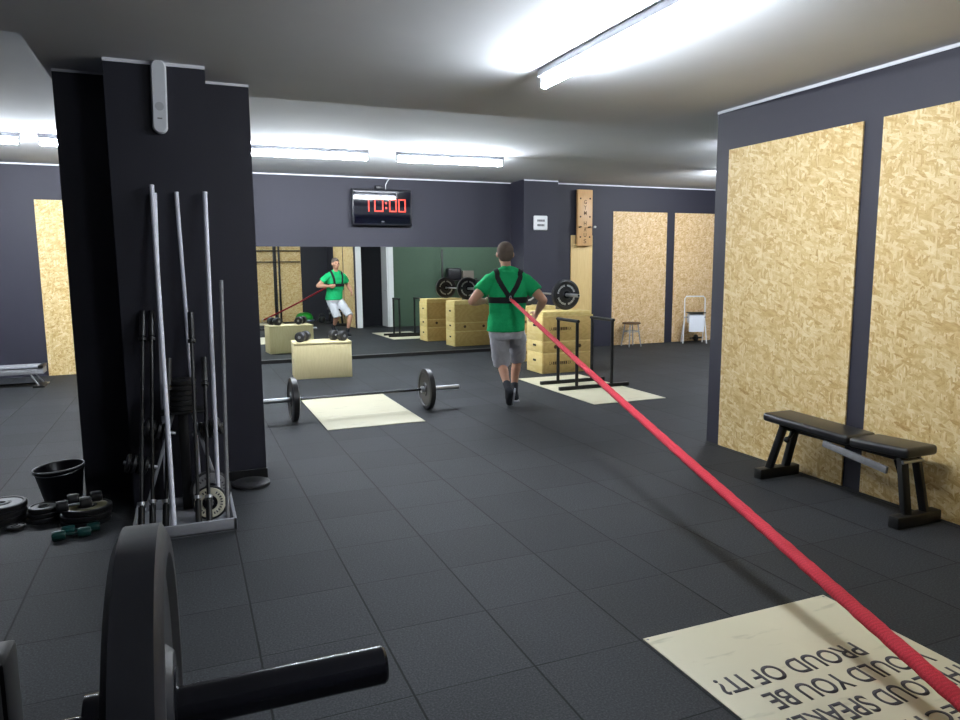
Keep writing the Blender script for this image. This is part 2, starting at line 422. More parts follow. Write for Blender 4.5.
light('added tube out of view behind right wall, brightening far right ceiling', (5.6, 1.6), (7.1, 1.6), HIGH)  # extra lamp, placed out of view to lift the far ceiling's brightness

# ---------------------------------------------------------------- mirror
mr = MB().mm(-1.2, 4.72, -.004, .004, 0, 1.835).build('wall_mirror', 'mirror', smooth=0)
tag(mr, 'long frameless mirror across lower back wall under the clock', 'mirror')
mr.location = (0, BACK-.026, .056); mr.rotation_euler = (radians(-.42), 0, 0)

# ---------------------------------------------------------------- wall clock
ck = empty('wall_clock', (2.466, 6.60, 2.245), 'black digital wall clock showing red 10:00 above mirror', 'clock')
MB().mm(-.515, .515, -.03, .045, 0, .60, .012).build('housing', 'blackplastic', ck)
MB().mm(-.485, .485, -.034, -.0295, .03, .57).build('screen', 'glass', ck, smooth=0)
def seg_digit(mb, x, z, wd, h, t, segs):
    zs = {'a': (x, x+wd, z+h-t, z+h), 'd': (x, x+wd, z, z+t), 'g': (x, x+wd, z+h/2-t/2, z+h/2+t/2),
          'f': (x, x+t, z+h/2, z+h), 'e': (x, x+t, z, z+h/2), 'b': (x+wd-t, x+wd, z+h/2, z+h), 'c': (x+wd-t, x+wd, z, z+h/2)}
    for q in segs: a, b, c, d = zs[q]; mb.mm(a, b, -.0375, -.0338, c, d, .0015)
g = MB(); seg_digit(g, -.345, .225, .12, .215, .020, 'bc'); g.build('digit', 'red', ck)
for x in (-.14, .115, .275):
    g = MB(); seg_digit(g, x, .225, .13 if x > 0 else .155, .215, .020, 'abcdef'); g.build('digit', 'red', ck)
for z in (.275, .355): MB().mm(.047, .077, -.0375, -.0338, z, z+.03).build('colon_dot', 'red', ck)
MB().mm(-.02, .025, -.0365, -.0338, .055, .072).build('badge', 'greyworn', ck)
MB().mm(-.10, .02, -.02, .09, .60, .66, .008).build('bracket', 'blackplastic', ck)
MB().tube([(.08, .04, .60), (.085, .05, .68), (.12, .06, .74), (.17, .07, .80)], .006).build('cable', 'white', ck)

# ---------------------------------------------------------------- wall sign, pegboard, plank, pillar lamp
sg = empty('wall_sign', (5.215, 6.146, 2.18), 'small white square sign with two dark lines on back pillar', 'sign')
MB().box((0, -.02, .125), (.27, .045, .255), bev=.02, seg=4).build('plate', 'white', sg)
mk = MB()
for row, zz in ((0, .165), (1, .085)):
    x = -.072
    while x < .07:
        ww = random.choice((.011, .016, .02)); mk.mm(x, x+ww, -.0445, -.042, zz-.018, zz+.018); x += ww+.006
mk.build('lettering', 'ink', sg)
pk = empty('plank', (6.24, FAR-.002, .0), 'pale pine plank upright on far wall behind the box stack', 'board')
MB().mm(-.23, .23, -.02, 0, .0, 2.11, .002).build('plank_board', 'plank', pk)
pg = empty('climbing_pegboard', (6.245, FAR-.025, 1.915), 'wooden climbing pegboard reading GYM HAUS high on far wall', 'pegboard')
MB().mm(-.155, .155, -.10, -.04, 0, 1.02, .004).build('board', 'peg', pg)
MB().mm(-.145, .145, -.04, .0, .02, 1.0).build('backing', 'blackmetal', pg)
for zz in (.16, .53, .86):
    for xx in (-.10, .10):
        MB().cyl((xx, -.103, zz), (xx, -.095, zz), .016, n=14).build('hole', 'hole', pg)
lt = MB(); RX = Matrix.Rotation(pi/2, 4, 'X')
for ch, zz in zip('GYMHAUS', (.79, .69, .59, .40, .29, .19, .075)):
    add_text(lt, ch, .055, .075, Matrix.Translation((-.027, -.1005, zz-.03)) @ RX, .001, .01)
lt.build('lettering', 'brownink', pg)
for xx in (-.10, .10):
    MB().cyl((xx-.06, -.16, .335), (xx+.035, -.08, .35), .013, n=12).build('peg', 'hole', pg)
MB().cyl((.165, -.15, .345), (.20, -.15, .345), .018, n=12).build('peg_tip', 'white', pg)

el = empty('pillar_lamp', (-.783, -.288, 2.41), 'long white rounded plastic lamp high on dark pillar front', 'lamp')
el.rotation_euler = (0, radians(1.5), 0)
b = MB(); prof = []
N = 14
ring = []
for i in range(2*N):
    t = 2*pi*i/(2*N); zc = .40 if sin(t) >= 0 else .052
    ring.append((.046*cos(t), zc+.05*sin(t)*(1.0)))
fr = [b.bm.verts.new((x*.8, -.045, (z-.22)*.97+.22)) for x, z in ring]; bk = [b.bm.verts.new((x, 0, z)) for x, z in ring]; md = [b.bm.verts.new((x, -.034, z)) for x, z in ring]
for A, B in ((bk, md), (md, fr)):
    for i in range(2*N): b.bm.faces.new((A[i], A[(i+1) % (2*N)], B[(i+1) % (2*N)], B[i]))
b.bm.faces.new(fr); b.bm.faces.new(bk)
b.build('lamp_body', 'plastic', el, smooth=40)
MB().cyl((0, -.0465, .165), (0, -.044, .165), .026, n=24).build('sensor', 'greyplastic', el)
MB().mm(-.014, .014, -.0465, -.0445, .088, .096).build('label_mark', 'greyworn', el)

# ---------------------------------------------------------------- plywood boards on the floor
def board(x0, x1, y0, y1, label, rz=0):
    cx, cy = (x0+x1)/2, (y0+y1)/2
    e = MB().mm(x0-cx, x1-cx, y0-cy, y1-cy, 0, .006, .0015).build('plywood_board', 'board')
    tag(e, label, 'board', 'plywood lifting boards'); e.location = (cx, cy, .0005); e.rotation_euler = (0, 0, rz); return e
board(.51, 1.50, 1.45, 2.02, 'near strip of pale plywood under the floor barbell')
board(.51, 1.50, 2.025, 3.20, 'larger pale plywood sheet beyond the floor barbell strip')
board(3.52, 4.50, 1.49, 3.50, 'pale plywood sheet under the black dip bars')
lb = empty('lettered_board', (1.525, -3.56, .0005), 'pale plywood board with upside-down PROUD OF IT lettering, bottom right', 'board')
MB().mm(-.515, .515, -.56, .56, 0, .006, .0015).build('panel', 'board', lb)
def line(body, xr, xl, yfar, h=.10):   # reads from the far side: rotated half a turn
    lt = MB(); add_text(lt, body, xr-xl, h, Matrix.Translation((xr-1.525, yfar+3.56, .0061)) @ Matrix.Rotation(pi, 4, 'Z') , .0006, .014); lt.build('lettering', 'ink', lb, smooth=0)
for body, xr, xl, yb in (('PROUD OF IT?', 1.785, 1.06, -3.362), ('WOULD YOU BE', 1.99, 1.17, -3.503), ('THE LOUD SPEAKERS', 2.045, 1.06, -3.645), ('PROJECTED ON', 2.03, 1.15, -3.787)):
    line(body, xr, xl, yb)
for x, y in ((-.50, .545), (.50, .545)): MB().cyl((x, y, .006), (x, y, .0068), .006, n=10).build('screw', 'greyworn', lb)

# ---------------------------------------------------------------- barbells
def plate_mb(R, T, hole=.026, lip=.83):
    """solid bumper plate about local Z, thickness T centred on 0"""
    t = T/2; e = min(.011, t*.28)
    prof = [(hole, -t), (R*.30, -t), (R*.34, -t+.010), (R*lip-.012, -t+.010), (R*lip, -t), (R-e*2, -t), (R, -t+e), (R, t-e), (R-e*2, t), (R*lip, t), (R*lip-.012, t-.010), (R*.34, t-.010), (R*.30, t), (hole, t), (hole, -t)]
    return prof
def barbell(name, loc, rz, label, plates, R=.225, T=.07, shaft='gunmetal', sleeve='steel', L=2.2, ry=0, lettered=False, sleeve_r=.025, slen=.415):
    e = empty(name, loc, label, 'barbell', None, rz); e.rotation_euler = (0, ry, rz)
    h = L/2; s0 = h-slen
    MB().cyl((-s0, 0, 0), (s0, 0, 0), .0142, n=18).build('shaft', shaft, e)
    for sg_ in (-1, 1):
        sl = MB().cyl((sg_*s0, 0, 0), (sg_*(h-.004), 0, 0), sleeve_r, n=28).cyl((sg_*(h-.004), 0, 0), (sg_*h, 0, 0), sleeve_r, sleeve_r-.003, n=28).build('sleeve', sleeve, e)
        MB().cyl((sg_*(s0-.03), 0, 0), (sg_*s0, 0, 0), .037, n=28).build('collar', sleeve, sl)
        MB().cyl((sg_*(h), 0, 0), (sg_*(h+.0012), 0, 0), sleeve_r*.6, n=20).build('end_cap', 'blackmetal', sl)
        for x in plates:
            RY = Matrix.Translation((sg_*x, 0, 0)) @ Matrix.Rotation(sg_*pi/2, 4, 'Y')
            p = MB().lathe(plate_mb(R, T), RY, 56).build('bumper_plate', 'rubber_gloss', e, smooth=30)
            MB().lathe([(.0255, -T/2-.002), (.05, -T/2-.002), (.05, T/2+.002), (.0255, T/2+.002), (.0255, -T/2-.002)], RY, 28).build('hub', 'gunmetal', p)
            if lettered:
                mk = MB()
                for k in range(46):
                    if k % 23 in (0, 1, 11, 12, 13): continue
                    a = 2*pi*k/46
                    for face in (-1, 1):
                        rr = R*.62; ln = .030 if k % 3 else .022
                        mk.box(RY @ Vector((rr*cos(a), rr*sin(a), face*(T/2-.0095))), (.013, ln, .0016), Matrix.Rotation(sg_*pi/2, 4, 'Y') @ Matrix.Rotation(a+pi/2, 4, 'Z') if False else (RY.to_3x3().to_4x4() @ Matrix.Rotation(a-pi/2, 4, 'Z')))
                mk.build('print', 'whiteink', p)
    return e
barbell('barbell', (.995, 2.03, .2255), radians(1.0), 'loaded barbell lying on floor across the pale plywood', [.722])
barbell('barbell', (4.56, 4.685, 1.1265), pi/2, 'loaded barbell resting on top of the wooden box stacks', [.65], T=.075, shaft='steel', lettered=True, L=2.08, slen=.36)
u_ = Vector((1, -.0175, 0)).normalized()
end = Vector((-.479, -4.470, 1.039))
barbell('barbell', end-u_*1.10, math.atan2(u_.y, u_.x), 'large close barbell end with black plate at bottom left', [.806], R=.229, T=.058, slen=.335, shaft='gunmetal', sleeve='gunmetal', sleeve_r=.0252)
bc = end-u_*1.10
# squat stands carrying the close barbell
def squat_stand(t, label):
    p = bc + u_*t
    e = empty('squat_stand', (p.x, p.y, 0), label, 'squat stand', 'squat stands', math.atan2(u_.y, u_.x))
    MB().mm(-.035, .035, .085, .155, .05, 1.095, .006).build('upright', 'blackmetal', e)
    MB().mm(-.03, .03, -.40, .40, .0, .06, .006).mm(-.03, .03, .09, .15, .0, .06).build('base', 'blackmetal', e)
    MB().mm(-.03, .03, .05, .085, .96, 1.09, .004).mm(-.03, .03, -.05, .06, .985, 1.0145, .003).mm(-.03, .03, -.055, -.035, .985, 1.06, .004).build('bar_catch', 'blackmetal', e)
squat_stand(.603, 'black squat stand upright at bottom left corner beside the close plate')
squat_stand(-.63, 'black squat stand out of frame holding far end of close barbell')

# ---------------------------------------------------------------- plyometric boxes
def plyo(x, y, z, wx, wy, h, label, mark, mat='ply_shade', rz=0):
    e = empty('plyo_box', (x, y, z), label, 'plyo box', 'stacked wooden plyo boxes', rz)
    MB().mm(0, .018, 0, wy, 0, h, .001).build('side_panel', 'ply', e); MB().mm(wx-.018, wx, 0, wy, 0, h, .001).build('side_panel', 'ply', e)
    MB().mm(.0185, wx-.0185, .004, .022, .0, h-.0185, .001).build('front_panel', mat, e)  # front and back wear the shaded copy of the side plywood
    MB().mm(.0185, wx-.0185, wy-.022, wy-.004, .0, h-.0185, .001).build('back_panel', mat, e)
    MB().mm(.0185, wx-.0185, .004, wy-.004, h-.018, h, .001).build('top_panel', 'ply', e)
    for xx in (-.0008, wx-.0012):
        MB().box((xx+.001, wy*.5, h*.60), (.0025, .10, .032), bev=.0012).build('hand_hole', 'hole', e)
    mk = MB()
    for yy, d in ((.0035, 1), (wy-.0035, -1)):
        for cx in (.22, wx-.22) if not mark else ():
            mk.cyl((cx, yy-.0005*d, h*.5), (cx, yy+.001*d, h*.5), .028, n=20)
    if mark:
        Rm = Matrix.Rotation(pi/2, 4, 'X')
        add_text(mk, 'LA', .05, .045, Matrix.Translation((.12, .0035, h*.42)) @ Rm, .001)
        x = .18
        while x < .42: mk.mm(x, x+.022, .0025, .004, h*.42, h*.42+.045); x += .03
        add_text(mk, 'EX', .05, .045, Matrix.Translation((.43, .0035, h*.42)) @ Rm, .001)
    mk.build('print', 'brownink', e)
    return e
for sx, sy, W_, where in ((4.04, 3.77, .84, 'near stack beside dip bars'), (4.17, 5.10, .84, 'far stack near mirror')):
    z = 0.0
    for h, lv in ((.30, 'lowest'), (.17, 'middle'), (.37, 'tall upper')):
        plyo(sx, sy, z, W_, .50, h, f'{lv} wooden plyo box in the {where}', lv != 'middle'); z += h+.0005
    t = empty('riser_board', (sx+.41, sy+.25, z), f'thick pine riser board on top of the {where}', 'board', 'riser boards under the raised barbell')
    MB().mm(-.40, .40, -.24, .24, 0, .058, .004).build('slab', 'ply', t)
# adjust of the barbell height is made below (plates rest on the riser boards)

# white box near mirror
wb = empty('plyo_box', (1.085, 4.98, 0), 'low pale plywood box with dumbbells on it, before the mirror', 'box', None, radians(-4))
MB().mm(-.40, .40, -.255, .255, 0, .49, .004).build('carcass', 'ply_white', wb)
MB().mm(-.405, .405, -.26, .26, .49, .51, .003).build('lid', 'ply_white', wb)

# ---------------------------------------------------------------- dumbbells
def dumbbell(loc, rz, label, cat_group, L=.30, R=.072, mat='rubber', n=8, handle='steel'):
    e = empty('dumbbell', loc, label, 'dumbbell', cat_group, rz)
    RXm = Matrix.Rotation(pi/2, 4, 'Y'); hl_ = L*.34
    for sg_ in (-1, 1):
        a = sg_*L/2; bq = sg_*(L/2-hl_)
        lo, hi = min(a, bq), max(a, bq)
        MB().lathe([(0, lo), (R*.86, lo), (R, lo+.012), (R, hi-.012), (R*.86, hi), (0, hi)], Matrix.Translation((0, 0, R)) @ RXm @ Matrix.Rotation(pi/n, 4, 'Z'), n).build('head', mat, e, smooth=20)
        MB().cyl((sg_*L/2, 0, R), (sg_*(L/2+.003), 0, R), R*.30, n=16).build('end_badge', 'greyworn' if mat == 'rubber' else mat, e)
    MB().tube([(-L/2+hl_*.8, 0, R), (-L*.08, 0, R), (0, 0, R), (L*.08, 0, R), (L/2-hl_*.8, 0, R)], [R*.17, R*.2, R*.235, R*.2, R*.17], 14).build('handle', handle, e)
    return e
dumbbell((.83, 4.96, .512), radians(62), 'black dumbbell at left end of the pale box top', 'dumbbells on the pale box', n=28)
dumbbell((1.32, 4.92, .512), radians(118), 'black dumbbell at right end of the pale box top', 'dumbbells on the pale box', n=28)

# ---------------------------------------------------------------- dip bars
db = empty('dip_bars', (4.10, 2.66, .0066), 'black dip bar stand on pale plywood in front of box stack', 'dip bars')
for x in (-.27, .245):
    for y in (-.24, .25): MB().cyl((x, y, .03), (x, y, .85), .021, n=16).build('upright', 'blackmetal', db)
    MB().tube([(x, -.27, .862), (x, .28, .862)], .021, 14).build('handle', 'blackmetal', db)
for y, a, bq in ((-.24, -.52, .50), (.25, -.53, .44)):
    MB().mm(a, bq, y-.024, y+.024, 0, .045, .005).build('foot', 'blackmetal', db)

# ---------------------------------------------------------------- stool and paper roll stand
st = empty('stool', (7.21, 6.18, 0), 'small stool with dark round seat before far panel', 'stool')
MB().lathe([(0, .43), (.16, .43), (.175, .437), (.175, .452), (.165, .462), (0, .465)], n=32).build('seat', 'brownink', st)
for k in range(4):
    a = pi/4+k*pi/2
    MB().tube([(.125*cos(a), .125*sin(a), .43), (.15*cos(a), .15*sin(a), .25), (.19*cos(a), .19*sin(a), .0)], .011, 8).build('leg', 'greysteel', st)
MB().tube([(.145*cos(2*pi*k/24), .145*sin(2*pi*k/24), .29) for k in range(24)], .007, 8, closed=True).build('ring', 'greysteel', st)

rs = empty('paper_roll_stand', (8.64, 6.10, 0), 'white tubular floor stand holding a big white paper roll', 'paper stand', None, radians(-24))
MB().tube([(-.235, -.06, .0), (-.20, 0, .46), (-.20, .02, .88), (-.17, .02, .93), (.17, .02, .93), (.20, .02, .88), (.20, 0, .46), (.235, -.06, .0)], .013, 10).build('front_frame', 'white', rs)
for sg_ in (-1, 1): MB().tube([(sg_*.20, .01, .50), (sg_*.21, .18, .0)], .011, 8).build('rear_leg', 'white', rs)
MB().cyl((-.21, -.03, .52), (.21, -.03, .52), .012, n=12).build('spindle', 'greysteel', rs)
MB().cyl((-.14, -.05, .50), (.14, -.05, .50), .10, n=28).build('roll', 'paper', rs)
MB().mm(-.145, .145, -.158, -.146, .24, .56).build('hanging_sheet', 'paper', rs)
MB().mm(-.16, .18, -.17, .06, .605, .62, .004).build('tear_bar', 'blackmetal', rs)
ab = empty('ab_wheel', (8.90, 6.365, 0), 'small black handled wheel on floor behind the paper stand', 'ab wheel')
MB().lathe([(0, -.02), (.06, -.02), (.07, -.01), (.07, .01), (.06, .02), (0, .02)], Matrix.Translation((0, 0, .07)) @ Matrix.Rotation(pi/2, 4, 'Y'), 28).build('wheel', 'rubber', ab)
for sg_ in (-1, 1): MB().cyl((sg_*.02, 0, .07), (sg_*.15, 0, .07), .016, n=12).build('handle', 'blackmetal', ab)

# ---------------------------------------------------------------- flat bench by the right wall
bn = empty('weight_bench', (3.32, -1.95, 0), 'black padded weight bench standing along the strand board wall', 'bench')
def pad(mb, y0, y1, z, tilt):
    mb.box((0, (y0+y1)/2, z), (.27, y1-y0, .062), (tilt, 0, 0), .022, 4)
MBp = MB(); pad(MBp, -.17, .565, .450, radians(1.5)); MBp.build('back_pad', 'vinyl', bn)
MBp = MB(); pad(MBp, -.59, -.18, .447, radians(-2.5)); MBp.build('seat_pad', 'vinyl', bn)
MB().mm(-.035, .035, -.53, .50, .372, .417, .006).build('spine_beam', 'blackmetal', bn)
for y, yt in ((.535, .43), (-.565, -.50)):
    MB().mm(-.185, .195, y-.035, y+.035, 0, .075, .008).build('foot', 'blackmetal', bn)
    for x in (-.075, .085): MB().bar((x, y, .06), (x*.75, yt, .405), .05, .045, .006).build('leg', 'blackmetal', bn)
MB().bar((-.10, .04, .375), (-.10, -.44, .315), .045, .022, .004, up=(1, 0, 0)).build('adjuster_bar', 'greyworn', bn)
MB().tube([(-.03, .36, .39), (-.09, .33, .36), (-.12, .33, .34)], .012, 10).ball((-.125, .33, .335), .022).build('pull_knob', 'blackmetal', bn)
MB().bar((.02, -.40, .36), (.06, -.46, .12), .03, .02, .004).build('brace', 'gunmetal', bn)
bm_ = MB()
bm_.cyl((-.085, -.525, .385), (.085, -.525, .385), .012, n=14); bm_.build('hinge_pin', 'steel', bn)

# ---------------------------------------------------------------- low bench at far left
lb2 = empty('low_bench', (-3.35, 5.72, 0), 'long low grey metal bench at left edge beyond pillar', 'bench')
MB().mm(-.95, .855, -.14, .14, .175, .255, .006).build('seat_beam', 'greyworn', lb2)
MB().mm(-.95, .855, -.15, .15, .262, .285, .004).build('seat_top', 'greysteel', lb2)
MB().mm(.80, .86, -.155, .155, .255, .29, .004).build('end_cap', 'blackmetal', lb2)
for x in (-.75, .70):
    for y in (-.12, .12): MB().bar((x, y, .18), (x+.10, y*1.5, .02), .016, .016, .003).build('leg', 'greyworn', lb2)
    MB().mm(x+.03, x+.17, -.21, .21, 0, .025, .004).build('foot', 'blackmetal', lb2)
MB().mm(-.68, .76, .18, .21, .0, .02, .003).build('floor_rail', 'blackmetal', lb2)

# ---------------------------------------------------------------- bar holder tray with its weight tree and the bars in it
TY0, TY1, TX0, TX1 = -.965, -.40, -1.06, -.485
tr = empty('bar_tray', ((TX0+TX1)/2, (TY0+TY1)/2, 0), 'grey metal floor tray holding upright bars before the pillar', 'bar holder')
cx, cy = (TX0+TX1)/2, (TY0+TY1)/2
t_ = MB().mm(TX0-cx, TX1-cx, TY0-cy, TY1-cy, 0, .012)
for a in ((TX0, TX1, TY0, TY0+.02), (TX0, TX1, TY1-.02, TY1), (TX0, TX0+.02, TY0, TY1), (TX1-.02, TX1, TY0, TY1)):
    t_.mm(a[0]-cx, a[1]-cx, a[2]-cy, a[3]-cy, 0, .075, .003)
t_.build('tray', 'greysteel', tr)
PX, PY = -.755-cx, -.445-cy
for x0, x1 in ((PX-.04, TX0+.05-cx), (PX+.04, TX1-.05-cx)):
    MB().bar((x0, PY, .70), (x1, PY, .02), .035, .02, .003).build('strut', 'greysteel', tr)
MB().mm(PX-.03, PX+.03, PY-.03, PY+.03, .01, .70, .004).build('post', 'blackmetal', tr)
MB().mm(PX-.13, PX+.13, PY-.10, PY+.08, .655, .67, .003).build('shelf', 'blackmetal', tr)
pegs = {'right': ((PX+.05, PY-.02, .50), (.72, -.08, .22)), 'left': ((PX-.05, PY-.02, .52), (-.72, -.08, .22)), 'low': ((PX-.17, PY-.02, .31), (-.72, -.08, .22))}
for kx, (p0, d) in pegs.items():
    d = Vector(d).normalized(); p0 = Vector(p0)
    MB().cyl(p0, p0+d*.20, .012, n=12).build('peg', 'steel', tr)
    for i in range(4):
        c = p0+d*(.07+.034*i)
        q = d.to_track_quat('Z', 'Y').to_matrix().to_4x4()
        o = MB().lathe([(.0135, -.013), (.05, -.013), (.058, -.008), (.058, .008), (.05, .013), (.0135, .013), (.0135, -.013)], q, 28).build('weight_plate', 'iron')
        o.location = c+Vector((cx, cy, 0))
        nm = ('innermost', 'second', 'third', 'outermost')[i]
        tag(o, f'{nm} small black plate on {"right" if kx=="right" else ("upper left" if kx=="left" else "lower left")} peg of the bar tray', 'weight plate', 'small plates on the tray pegs')
for i in range(6):
    o = MB().lathe([(0, 0), (.084, 0), (.09, .006), (.09, .026), (.084, .032), (.03, .032), (.026, .028), (0, .028)], n=32).build('weight_plate', 'iron')
    o.location = (cx+PX+random.uniform(-.006, .006), cy+PY-.01+random.uniform(-.006, .006), .6705+i*.0335)
    nm = ('bottom', 'second lowest', 'third lowest', 'third highest', 'second highest', 'top')[i]
    tag(o, f'{nm} small black plate of flat stack on the bar tray shelf', 'weight plate', 'small plates stacked on the tray shelf')
# upright bars and pipes in the tray
def rod(name, a, b, r, mat, label, cat, group, ends=None):
    a, b = Vector(a), Vector(b)
    e = empty(name, a, label, cat, group)
    MB().cyl((0, 0, 0), b-a, r, n=16).build('shaft', mat, e)
    d = (b-a).normalized()
    if ends:
        MB().cyl(d*.0, d*.17, r*1.7, n=16).build('sleeve', ends, e); MB().cyl((b-a)-d*.17, (b-a), r*1.7, n=16).build('sleeve', ends, e)
        for t in (.18, (b-a).length-.20): MB().cyl(d*t, d*(t+.02), r*2.1, n=16).build('collar', 'steel' if t < .3 else 'blackmetal', e)
    else:
        MB().cyl((b-a)-d*.004, (b-a)+d*.001, r*1.03, n=16).build('end_cap', mat, e)
    return e
G = 'white plastic pipes standing in the tray'
rod('plastic_pipe', (-.835, -.925, .014), (-.853, -.335, 2.09), .0145, 'pvc', 'white pipe leaning across in front of leftmost pipe in tray', 'pipe', G)
rod('plastic_pipe', (-.885, -.43, .014), (-.839, -.31, 2.045), .0125, 'pvc', 'leftmost white pipe, behind the leaning one, in tray', 'pipe', G)
rod('plastic_pipe', (-.675, -.405, .014), (-.712, -.31, 2.055), .0125, 'pvc', 'white pipe in the middle of tray, between two others', 'pipe', G)
rod('plastic_pipe', (-.575, -.66, .014), (-.541, -.32, 2.06), .0135, 'pvc', 'rightmost white pipe in tray beside the short grey bar', 'pipe', G)
rod('steel_bar', (-.535, -.905, .014), (-.475, -.40, 1.49), .0125, 'greyworn', 'short grey steel bar at right end of tray', 'bar', None)
G2 = 'black bars standing in the tray'
for i, (bx, by, tx, ty, tz, wh) in enumerate(((-1.015, -.90, -.955, -.31, 1.30, 'leftmost black bar standing in the tray'), (-.955, -.88, -.905, -.31, 1.30, 'second black bar from left in the tray'),
      (-.885, -.90, -.815, -.575, 1.02, 'third black bar from left, beside the leaning white pipe'), (-.70, -.90, -.672, -.42, 1.29, 'tall black bar left of the white-faced plate in tray'),
      (-.64, -.905, -.605, -.31, .98, 'black bar standing in front of the white-faced plate in tray'))):
    rod('barbell_rod', (bx, by, .016), (tx, ty, tz), .011, 'blackmetal', wh, 'bar', G2, 'blackmetal')
# pale discs standing in the tray
def disc(loc, R, T, rx, rz, label, mat):
    e = empty('weight_plate', loc, label, 'weight plate', None, rz)
    Mx = Matrix.Translation((0, 0, R)) @ Matrix.Rotation(pi/2-rx, 4, 'X')
    MB().lathe([(.026, -T/2), (R-.012, -T/2), (R, -T/2+.006), (R, T/2-.006), (R-.012, T/2), (.026, T/2), (.026, -T/2)], Mx, 40).build('rim', 'rubber', e)
    MB().lathe([(.026, T/2), (R*.88, T/2), (R*.86, T/2+.004), (.045, T/2+.004), (.026, T/2), ], Mx, 40).build('face', mat, e)
    MB().lathe([(.024, T/2+.003), (.045, T/2+.003), (.045, T/2+.007), (.024, T/2+.007), (.024, T/2+.003)], Mx, 24).build('hub', 'gunmetal', e)
    mk = MB()
    for k in range(26):
        if k % 13 in (5, 6): continue
        a = 2*pi*k/26
        mk.box(Mx @ Vector((R*.66*cos(a), R*.66*sin(a), T/2+.0045)), (.014, .008, .0012), Mx.to_3x3().to_4x4() @ Matrix.Rotation(a, 4, 'Z'))
    mk.build('print', 'ink', e)
    return e
disc((-.625, -.735, .014), .105, .03, radians(14), radians(-6), 'cream-faced small plate standing in front of tray on its edge', 'cream')
disc((-.615, -.53, .014), .125, .035, radians(12), radians(4), 'larger grey-cream plate standing behind the cream one in tray', 'greyworn')
# flat round plate on the floor by the pillar foot
o = MB().lathe([(0, 0), (.125, 0), (.135, .006), (.135, .02), (.125, .027), (.04, .027), (.03, .022), (0, .022)], n=40).build('weight_plate', 'rubber')
o.location = (-.33, -.06, 0); tag(o, 'flat black plate lying on floor at right foot of pillar', 'weight plate')

# ---------------------------------------------------------------- loose weights left of the tray
def flat_plate(x, y, z, R, T, label, group, face='greyworn', tilt=(0, 0)):
    e = empty('weight_plate', (x, y, z), label, 'weight plate', group); e.rotation_euler = (tilt[0], tilt[1], random.uniform(0, 6))
    MB().lathe([(.025, 0), (R*.94, 0), (R, .006), (R, T-.006), (R*.95, T), (R*.86, T), (R*.83, T-.006), (R*.36, T-.006), (R*.32, T), (.025, T), (.025, 0)], n=44).build('rim', 'iron', e)
    MB().lathe([(R*.40, T-.0065), (R*.80, T-.0065), (R*.79, T-.004), (R*.41, T-.004), (R*.40, T-.0065)], n=44).build('face', face, e)
    MB().lathe([(.0245, T-.002), (R*.28, T-.002), (R*.27, T+.002), (.0245, T+.002), (.0245, T-.002)], n=28).build('hub', 'greyworn', e)
    return e
for i in range(3): flat_plate(-1.852+.005*i, -.20, .0345*i*1.15, .140, .038, ('bottom', 'middle', 'top')[i]+' plate of the stack cut by left photo edge', 'plates in the left edge stack')
for i in range(3): flat_plate(-1.606+.003*i, -.285, .0305*i, .095-.004*i, .030, ('bottom', 'middle', 'top')[i]+' small plate of stack between edge stack and bucket front', 'plates in the small middle stack')
flat_plate(-1.735, -.405, .0005, .055, .022, 'tiny plate lying flat on floor in front of the small middle stack', None)
for i in range(3): flat_plate(-1.352+.005*i, -.43+.004*i, .0355*i, (.140, .146, .142)[i], .033, ('bottom', 'middle', 'olive-faced top')[i]+' plate of stack under two black dumbbells', 'plates in the dumbbell stack', 'olive')
dumbbell((-1.40, -.505, .1065), radians(8), 'black dumbbell on front of the olive-faced plate stack', 'black dumbbells on the plate stack', L=.19, R=.034, mat='rubber', n=20)
dumbbell((-1.355, -.385, .1065), radians(5), 'black dumbbell on rear of the olive-faced plate stack', 'black dumbbells on the plate stack', L=.19, R=.034, mat='rubber', n=20)
dumbbell((-1.395, -.72, .0005), radians(4), 'dark green dumbbell on floor, front of the pair', 'green dumbbells on the floor', L=.20, R=.028, mat='teal', n=12, handle='teal')
dumbbell((-1.355, -.645, .0005), radians(1), 'dark green dumbbell on floor, rear of the pair', 'green dumbbells on the floor', L=.20, R=.028, mat='teal', n=12, handle='teal')
bk_ = empty('bucket', (-1.535, .055, .004), 'black plastic bucket with pale rim left of pillar', 'bucket')
bk_.rotation_euler = (0, radians(-4), 0)
MB().lathe([(0, 0), (.105, 0), (.112, .01), (.150, .235), (.157, .245), (.150, .25), (.145, .238), (.106, .014), (0, .012)], n=44).build('body', 'blackplastic', bk_)
MB().tube([(.153*cos(2*pi*k/48), .153*sin(2*pi*k/48), .246) for k in range(48)], .006, 8, closed=True).build('rim', 'greyworn', bk_)
MB().tube([(.157*cos(a), .157*sin(a)-.01*0, .238-.02*sin(a-pi)) for a in [pi+pi*k/16 for k in range(17)]], .003, 6).build('handle', 'steel', bk_)

# ---------------------------------------------------------------- things seen only in the mirror
bs = empty('balance_ball', (2.74, -4.01, 0), 'green half balance ball on blue-grey base, seen in mirror', 'balance ball')
MB().lathe([(0, 0), (.28, 0), (.31, .02), (.31, .06), (.29, .075), (0, .075)], n=40).build('base', 'bosubase', bs)
MB().lathe([(.27, .075), (.265, .15), (.22, .235), (.13, .285), (0, .30)], n=40).build('dome', 'bosu', bs)
rg = empty('pull_up_rig', (2.0, NICHE+.1, 0), 'dark pull-up rig uprights and crossbars, seen in mirror', 'rig')
for x in (-.075, .075): MB().mm(x-.028, x+.028, -.03, .03, 0, 2.5, .004).build('upright', 'blackmetal', rg)
MB().mm(-.11, .11, -.06, .10, 0, .02, .003).build('base_plate', 'blackmetal', rg)
for z in (1.86, 2.20): MB().cyl((-.70, .02, z), (.72, .02, z), .017, n=14).build('crossbar', 'blackmetal', rg)
